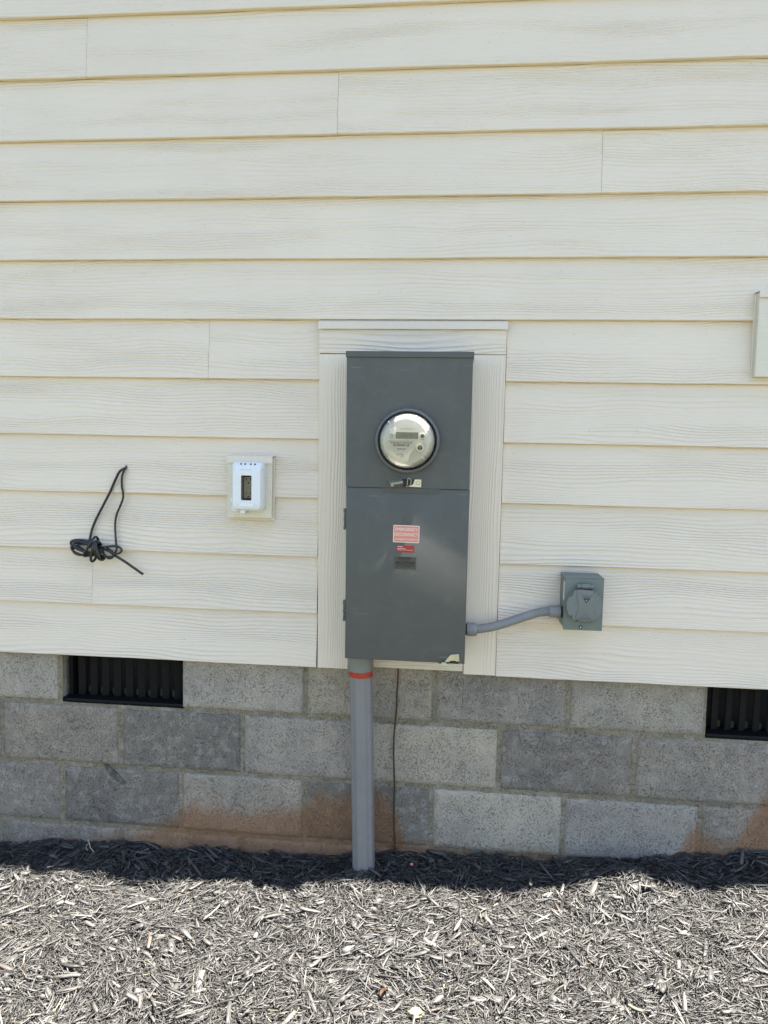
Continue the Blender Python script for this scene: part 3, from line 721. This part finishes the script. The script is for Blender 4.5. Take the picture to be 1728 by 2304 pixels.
obj('vent_slots', bm, m_dark, lid2)
bm = bmesh.new(); prism(bm, rrect(-.182, -.148, .575, .5815, .003, 4), -.1021, -.1008, .0006); obj('finger_grip', bm, m_white, lid2, smooth=30)
bm = bmesh.new(); prism(bm, rrect(-.186, -.143, .4635, .4740, .002, 4), -.1018, -.1008, .0005); obj('finger_grip', bm, m_white, lid2, smooth=30)
bm = bmesh.new(); box(bm, -.190, -.142, -.0655, -.0595, .476, .567); obj('recess_back', bm, plain('grey_recess', (.12, .11, .09), .5), out_t)
bm = bmesh.new(); prism(bm, rrect(-.1798, -.1500, .4887, .5537, .002, 3), -.0790, -.066, .001); rec = obj('receptacle', bm, m_almond, out_t)
for zc in (.5391, .4976):
    for dx in (-.006, .006):
        bm = bmesh.new(); box(bm, -.1650+dx-.0010, -.1650+dx+.0010, -.0796, -.0785, zc+.003, zc+.011); obj('slot', bm, m_black, rec)
    bm = bmesh.new(); prism(bm, [(-.1650+.0026*math.cos(R(a)), zc-.0035+.0026*math.sin(R(a))) for a in range(0, 181, 30)] + [(-.1676, zc-.0060), (-.1624, zc-.0060)], -.0796, -.0785); obj('ground_hole', bm, m_black, rec)
bm = bmesh.new(); box(bm, -.1705, -.1590, -.0802, -.0785, .5190, .5225, .0004); box(bm, -.1705, -.1590, -.0802, -.0785, .5140, .5175, .0004); tag(obj('test_button', bm, m_almond, rec), kind='stuff')
bm = bmesh.new(); prism(bm, rrect(-.2195, -.2110, .4755, .4895, .003, 4), -.0800, -.0600, .001); prism(bm, rrect(-.1880, -.1725, .4435, .4540, .003, 4), -.0860, -.0600, .001)
prism(bm, rrect(-.2150, -.1920, .4500, .4690, .009, 5), -.0860, -.0580, .001); obj('hinge_lug', bm, m_white, out_t, smooth=30)

# ------------------------------------------------------------------ tied black wire
wire = thing('wire_bundle', (-.63, -.05, .28), 'looped black cable tied in a knot, hanging from a hole in the siding', 'cable')
def wz(u, v, d=-.050): return (-.5691+(u-1055)*.0001858, d, .5689-(v-190)*.0001767)
def wtube(name, pts, r=.0042, n=7, mat=m_wire):
    bm = bmesh.new(); tube(bm, catmull([wz(*p) for p in pts], n), r, 9); return obj(name, bm, mat, wire, smooth=180)
wtube('strand', [(1062, 175, -.018), (1050, 195, -.042), (985, 250, -.047), (920, 370, -.046), (870, 470, -.044), (800, 620, -.042), (700, 810, -.041), (620, 960, -.040), (540, 1120, -.040), (480, 1290, -.042), (445, 1480, -.045), (435, 1620, -.048)], .0040)
wtube('strand', [(1058, 178, -.018), (1062, 205, -.041), (1022, 330, -.044), (1010, 500, -.042), (1030, 620, -.042), (1025, 720, -.041), (970, 870, -.041), (915, 1000, -.041), (890, 1150, -.042), (895, 1320, -.044), (910, 1480, -.046), (922, 1620, -.047), (900, 1690, -.052)], .0034)
wtube('strand_end', [(820, 1620, -.060), (900, 1700, -.060), (1060, 1800, -.058), (1240, 1925, -.056), (1400, 2040, -.054)], .0040)
def ell(cx, cy, rx, ry, rot, d0, d1, a0=0, a1=360, n=14):
    o = []
    for i in range(n+1):
        a = R(a0+(a1-a0)*i/n); x, y = rx*math.cos(a), ry*math.sin(a); c, s = math.cos(R(rot)), math.sin(R(rot))
        o.append((cx+x*c-y*s, cy+x*s+y*c, d0+(d1-d0)*(.5+.5*math.sin(a*1.0+.7))))
    return o
for (cx, cy, rx, ry, rt, d0, d1, r) in ((420, 1580, 290, 90, 12, -.050, -.062, .0040), (400, 1620, 240, 110, 8, -.056, -.068, .0040), (470, 1600, 260, 70, 18, -.062, -.072, .0038), (350, 1640, 180, 95, -4, -.050, -.060, .0036), (600, 1640, 330, 65, 14, -.056, -.066, .0038)):
    wtube('coil_loop', ell(cx, cy, rx, ry, rt, d0, d1), r, 4)
wtube('coil_loop', [(600, 1600, -.066), (720, 1572, -.064), (880, 1555, -.062), (980, 1560, -.060), (1045, 1610, -.060), (1020, 1665, -.062), (940, 1690, -.064), (860, 1680, -.060)], .0034)
wtube('coil_loop', [(700, 1600, -.058), (740, 1700, -.060), (820, 1770, -.062), (890, 1745, -.062), (890, 1660, -.060), (780, 1590, -.058)], .0036)
for k, (u0, u1, v0, v1) in enumerate(((600, 440, 1400, 1740), (610, 560, 1480, 1830), (625, 640, 1490, 1760), (640, 725, 1480, 1800), (650, 690, 1490, 1790))):
    wtube('wrap', [(u0+10, v0+60, -.048), (u0, v0, -.060), (u0-8, v0+30, -.076), ((u0+u1)/2, (v0+v1)/2, -.080), (u1-6, v1-40, -.077), (u1, v1, -.066), (u1+12, v1-50, -.050)], .0040)
bm = bmesh.new(); x, y, z = wz(1057, 172); lathe(bm, x, z, [(.0001, -.0300), (.0058, -.0300), (.0066, -.0296), (.0066, -.02)], 16); obj('entry_hole', bm, m_dark, wire)

# ------------------------------------------------------------------ foundation vents
def vent(x0, x1, label):
    z0, z1 = -.2000, -.004
    t = thing('foundation_vent', ((x0+x1)/2, .03, z0), label, 'vent', 'crawl space vents in the block wall')
    bm = bmesh.new(); box(bm, x0, x1, .012, .085, z0, z0+.010, .002); box(bm, x0, x0+.012, .042, .085, z0+.0102, z1, .001); box(bm, x1-.010, x1, .042, .085, z0+.0102, z1, .001); box(bm, x0+.0122, x1-.0102, .042, .085, z1-.012, z1-.0002, .001)
    obj('frame', bm, m_blackp, t)
    b0 = bmesh.new(); box(b0, -.0115, .0115, -.0035, .0035, z0+.0105, z1-.0125, .0012)
    bmesh.ops.translate(b0, verts=b0.verts, vec=(0, 0, 0)); me = bpy.data.meshes.new('slat'); 
    bmesh.ops.translate(b0, verts=b0.verts, vec=(0, 0, -z0)); b0.to_mesh(me); b0.free(); me.materials.append(m_slat)
    n = 9; p = (x1-x0-.03)/n
    for k in range(n):
        o = put('slat', me, None, t, (x0+.017+p*(k+.5), .056, z0)); o.rotation_euler.z = R(random.uniform(14, 24))
    bm = bmesh.new(); box(bm, x0, x1, .115, .125, z0, z1); obj('dark_back_plane', bm, m_dark, t)  # dark sheet: the unlit depth behind the slats is put into its colour
    for k in range(n-1):
        bm = bmesh.new(); xx = x0+.017+p*(k+1); box(bm, xx-.006, xx+.005, .072, .078, z0+.011, z0+.033+random.uniform(-.003, .003), .001); obj('damper_tab', bm, m_tab, t)
m_slat = plain('black_slat', (.010, .0088, .0075), .75, spec=.2); m_tab = plain('dusty_tab', (.085, .072, .048), .9, spec=.1)
vent(-2*B+.008, -B+.003, 'black slatted foundation vent left of the grey conduit')
vent(3*B+.004, 4*B-.004, 'black slatted foundation vent cut off by the right picture edge')
# dark opening reveals behind the vent mouths are the neighbouring blocks' own ends

# ------------------------------------------------------------------ mulch
def chips(N, Lr, wr, tr, rings, sides, pal, seed, zoff=(0, .016), pitch=10, roll=18):
    g = np.random.default_rng(seed)
    # dense where the bed is near the house, thinner beyond
    x = g.uniform(-1.45, 1.95, N*2); y = -g.uniform(0.0, 1.25, N*2)
    keep = (y > -.85) | (g.uniform(size=N*2) < .35); keep &= (np.abs(x-.2) < 1.45) | (g.uniform(size=N*2) < .5)
    x, y = x[keep][:N], y[keep][:N]; n = len(x)
    d2 = (x-.207)**2+(y+.098)**2; ok = d2 > .030**2; x, y = x[ok], y[ok]; n = len(x)
    y = np.minimum(y, -.004)
    L = g.uniform(*Lr, n)*g.uniform(.6, 1.15, n); w = g.uniform(*wr, n); t = g.uniform(*tr, n)
    yaw = g.uniform(0, 2*np.pi, n); near = y > -.05
    fl = 2.2*np.sin(x*5.1+1.7*np.sin(y*7.3))+1.9*np.sin(y*9.7+2.1*np.sin(x*6.1)+.8)
    yaw = np.where(g.uniform(size=n) < .55, fl+g.normal(0, .45, n), yaw)
    yaw = np.where(near & (g.uniform(size=n) < .6), g.normal(0, .35, n), yaw)
    pt = g.normal(0, np.radians(pitch), n); rl = g.normal(0, np.radians(roll), n)
    eps = .01
    sx = (hz(x+eps, y)-hz(x-eps, y))/(2*eps); sy = (hz(x, y+eps)-hz(x, y-eps))/(2*eps)
    z = hz(x, y) + g.uniform(*zoff, n) + np.abs(np.sin(pt))*L*.30
    cy, sy_, cp, sp, cr, sr = np.cos(yaw), np.sin(yaw), np.cos(pt), np.sin(pt), np.cos(rl), np.sin(rl)
    ex = np.stack([cp*cy, cp*sy_, sp + (sx*cy+sy*sy_)*.8], 1)
    ey0 = np.stack([-sy_, cy, (-sx*sy_+sy*cy)*.8], 1)
    ez0 = np.cross(ex, ey0); ey = ey0*cr[:, None]+ez0*sr[:, None]; ez = -ey0*sr[:, None]+ez0*cr[:, None]
    s = np.linspace(-.5, .5, rings)
    V = np.empty((n, rings, sides, 3)); bend = g.normal(0, .022, n); sk = g.normal(0, .018, n)
    for i, si in enumerate(s):
        tp = (1-(abs(si)*2)**5*g.uniform(.0, .62, n))*g.uniform(.82, 1.12, n)
        ctr = np.stack([x, y, z], 1)+ex*(si*L)[:, None]+ez*(bend*L*(.25-si*si)*2)[:, None]+ey*(sk*L*(.25-si*si)*4)[:, None]
        for k in range(sides):
            if sides == 4: a, b = ((-.5, -.5), (.5, -.5), (.42, .5), (-.42, .5))[k]
            else: a, b = ((-.5, -.4), (.5, -.4), (.05, .6))[k]
            ja = a+g.uniform(-.13, .13, n); jb = b+g.uniform(-.18, .18, n)
            ends = (i in (0, rings-1)); off = g.uniform(-.10, .10, n)*L if ends else 0*L
            V[:, i, k] = ctr+ey*(ja*w*tp)[:, None]+ez*(jb*t*(.6+.4*tp))[:, None]+ex*(off*.6)[:, None]
    V = V.reshape(-1, 3); V[:, 1] = np.minimum(V[:, 1], -.0015)
    per = rings*sides; F = []
    for i in range(rings-1):
        for k in range(sides): F.append((i*sides+k, i*sides+(k+1) % sides, (i+1)*sides+(k+1) % sides, (i+1)*sides+k))
    caps = [tuple(range(sides))[::-1], tuple((rings-1)*sides+k for k in range(sides))]
    base = (np.arange(n)*per)[:, None, None]
    Fq = (base+np.array(F)[None]).reshape(-1, 4); Fc = (base+np.array(caps)[None]).reshape(-1, sides)
    pick = g.uniform(size=n); c = np.empty((n, 3)); v = g.uniform(.55, 1.6, n)
    lo = 0
    for p, rgb in pal:
        mk = (pick >= lo) & (pick < lo+p); c[mk] = rgb; lo += p
    c *= v[:, None]
    C = np.repeat(c, per, 0)
    return V, Fq, Fc, C
pal = [(.47, (.048, .0450, .0405)), (.33, (.074, .070, .063)), (.15, (.027, .0255, .0235)), (.032, (.100, .095, .084)), (.003, (.15, .135, .085)), (.015, (.066, .052, .041))]
sets = [chips(90000, (.008, .030), (.0008, .0022), (.0007, .0015), 3, 3, pal, 1, (0, .017), 11, 22),
        chips(25000, (.018, .048), (.0018, .0040), (.0010, .0023), 4, 4, pal, 2, (.003, .019), 10, 18),
        chips(1300, (.034, .078), (.0048, .0115), (.0022, .0050), 4, 4, pal, 3, (.006, .020), 8, 14),
        chips(420, (.022, .048), (.012, .024), (.005, .009), 4, 4, pal, 5, (.004, .014), 12, 20),
        chips(60000, (.003, .011), (.0010, .0030), (.0008, .0020), 2, 3, pal, 4, (.002, .018), 20, 40)]
# soil bed under the chips
gx, gy = np.meshgrid(np.linspace(-2.6, 3.1, 230), np.linspace(0, -1.7, 70), indexing='ij')
gz = hz(gx, gy)-.004
edge = np.clip((-gy-1.2)/.5, 0, 1); gz = gz*(1-edge)+(-.83)*edge
bedV = np.stack([gx.ravel(), gy.ravel(), gz.ravel()], 1); nyy = gx.shape[1]
ii, jj = np.meshgrid(np.arange(gx.shape[0]-1), np.arange(nyy-1), indexing='ij'); b0 = (ii*nyy+jj).ravel()
bedF = np.stack([b0, b0+1, b0+nyy+1, b0+nyy], 1)
allV = [bedV]; quads = [bedF]; tris = []; cols = [np.tile((.030, .027, .024), (len(bedV), 1))]; off = len(bedV)
for V, Fq, Fc, C in sets:
    allV.append(V); quads.append(Fq+off); cols.append(C)
    (quads if Fc.shape[1] == 4 else tris).append(Fc+off); off += len(V)
allV = np.concatenate(allV); Q = np.concatenate(quads); Tn = np.concatenate(tris); Cc = np.concatenate(cols)
me = bpy.data.meshes.new('mulch'); me.vertices.add(len(allV)); me.vertices.foreach_set('co', allV.astype(np.float32).ravel())
nl = Q.size+Tn.size; me.loops.add(nl); me.loops.foreach_set('vertex_index', np.concatenate([Q.ravel(), Tn.ravel()]).astype(np.int32))
me.polygons.add(len(Q)+len(Tn))
me.polygons.foreach_set('loop_start', np.concatenate([np.arange(len(Q))*4, Q.size+np.arange(len(Tn))*3]).astype(np.int32))
me.update(calc_edges=True)
at = me.attributes.new('chip', 'FLOAT_COLOR', 'POINT'); at.data.foreach_set('color', np.concatenate([Cc, np.ones((len(Cc), 1))], 1).astype(np.float32).ravel())
me.materials.append(m_mulch)
tag(put('mulch', me, None), 'shredded dark wood mulch along the foot of the block wall', 'mulch', kind='stuff')

# ------------------------------------------------------------------ small litter
def hh(x, y): return float(hz(x, y))
bm = bmesh.new(); x, y = -.695, -.055; z = hh(x, y)+.020
tube(bm, catmull([(x, y, z+.030), (x+.008, y-.004, z+.018), (x+.014, y-.008, z+.006), (x+.030, y-.016, z-.002)], 5), lambda i: .0012, 6)
tube(bm, catmull([(x+.006, y-.003, z+.020), (x-.001, y-.01, z+.009), (x+.008, y-.014, z)], 4), .0009, 5)
tag(obj('dry_twig', bm, plain('dry_straw', (.42, .36, .24), .7), smooth=180, at=(x, y, z)), 'thin forked straw-coloured twig on dark mulch below the left vent', 'twig')
bm = bmesh.new(); x, y = .352, -.075; z = hh(x, y)+.022
b2 = bmesh.new(); box(b2, -.0045, .0045, -.0006, .0006, -.0035, .0035, .0004); merge(bm, b2, Matrix.Translation((x, y, z)) @ Matrix.Rotation(R(-35), 4, 'X'))
tag(obj('plastic_scrap', bm, plain('pink_plastic', (.60, .16, .18), .4), at=(x, y, z)), 'tiny pink plastic scrap on the shaded mulch right of the conduit', 'litter')
def leaf(x, y, ln, wd, yaw, col, label, lift=.02):
    bm = bmesh.new(); n = 8; rows = []
    for i in range(n+1):
        t = i/n; w = wd*math.sin(math.pi*min(1, t*.95+.03))**.8; zc = .006*math.sin(t*5)+.004*t
        rows.append([bm.verts.new(((t-.5)*ln, s*w*.5, zc+abs(s)*w*.22)) for s in (-1, -.5, 0, .5, 1)])
    for a, b in zip(rows, rows[1:]):
        for k in range(4): bm.faces.new((a[k], b[k], b[k+1], a[k+1]))
    bmesh.ops.solidify(bm, geom=bm.faces[:], thickness=.0007)
    bmesh.ops.transform(bm, matrix=Matrix.Translation((x, y, hh(x, y)+lift)) @ Matrix.Rotation(yaw, 4, 'Z'), verts=bm.verts)
    tag(obj('dry_leaf', bm, plain('dry_leaf', col, .6), smooth=180, at=(x, y, hh(x, y)+lift)), label, 'leaf')
leaf(-.115, -.035, .028, .009, .1, (.42, .30, .18), 'small curled tan leaf on dark mulch against the stained blocks', .022)
leaf(.315, -.575, .042, .014, 1.2, (.085, .045, .024), 'curled brown leaf lying on sunlit mulch below the conduit', .022)
def lump(name, x, y, sx, sy, sz, col, label, cat):
    bm = bmesh.new(); bmesh.ops.create_icosphere(bm, subdivisions=3, radius=1)
    for v in bm.verts:
        k = 1+.35*noise.noise(v.co*1.7+Vector((x*9, y*9, 0)))+.18*noise.noise(v.co*5); v.co = Vector((v.co.x*sx*k, v.co.y*sy*k, v.co.z*sz*k))
    z = hh(x, y)+.016; bmesh.ops.translate(bm, verts=bm.verts, vec=(x, y, z))
    tag(obj(name, bm, plain(name+'_material', col, .8, var=.2, scale=120, bumpd=.002), smooth=50, at=(x, y, z)), label, cat)
lump('foam_lump', .395, -.635, .017, .013, .008, (.20, .175, .105), 'pale yellow lump lying in the mulch at the bottom of the picture', 'debris')
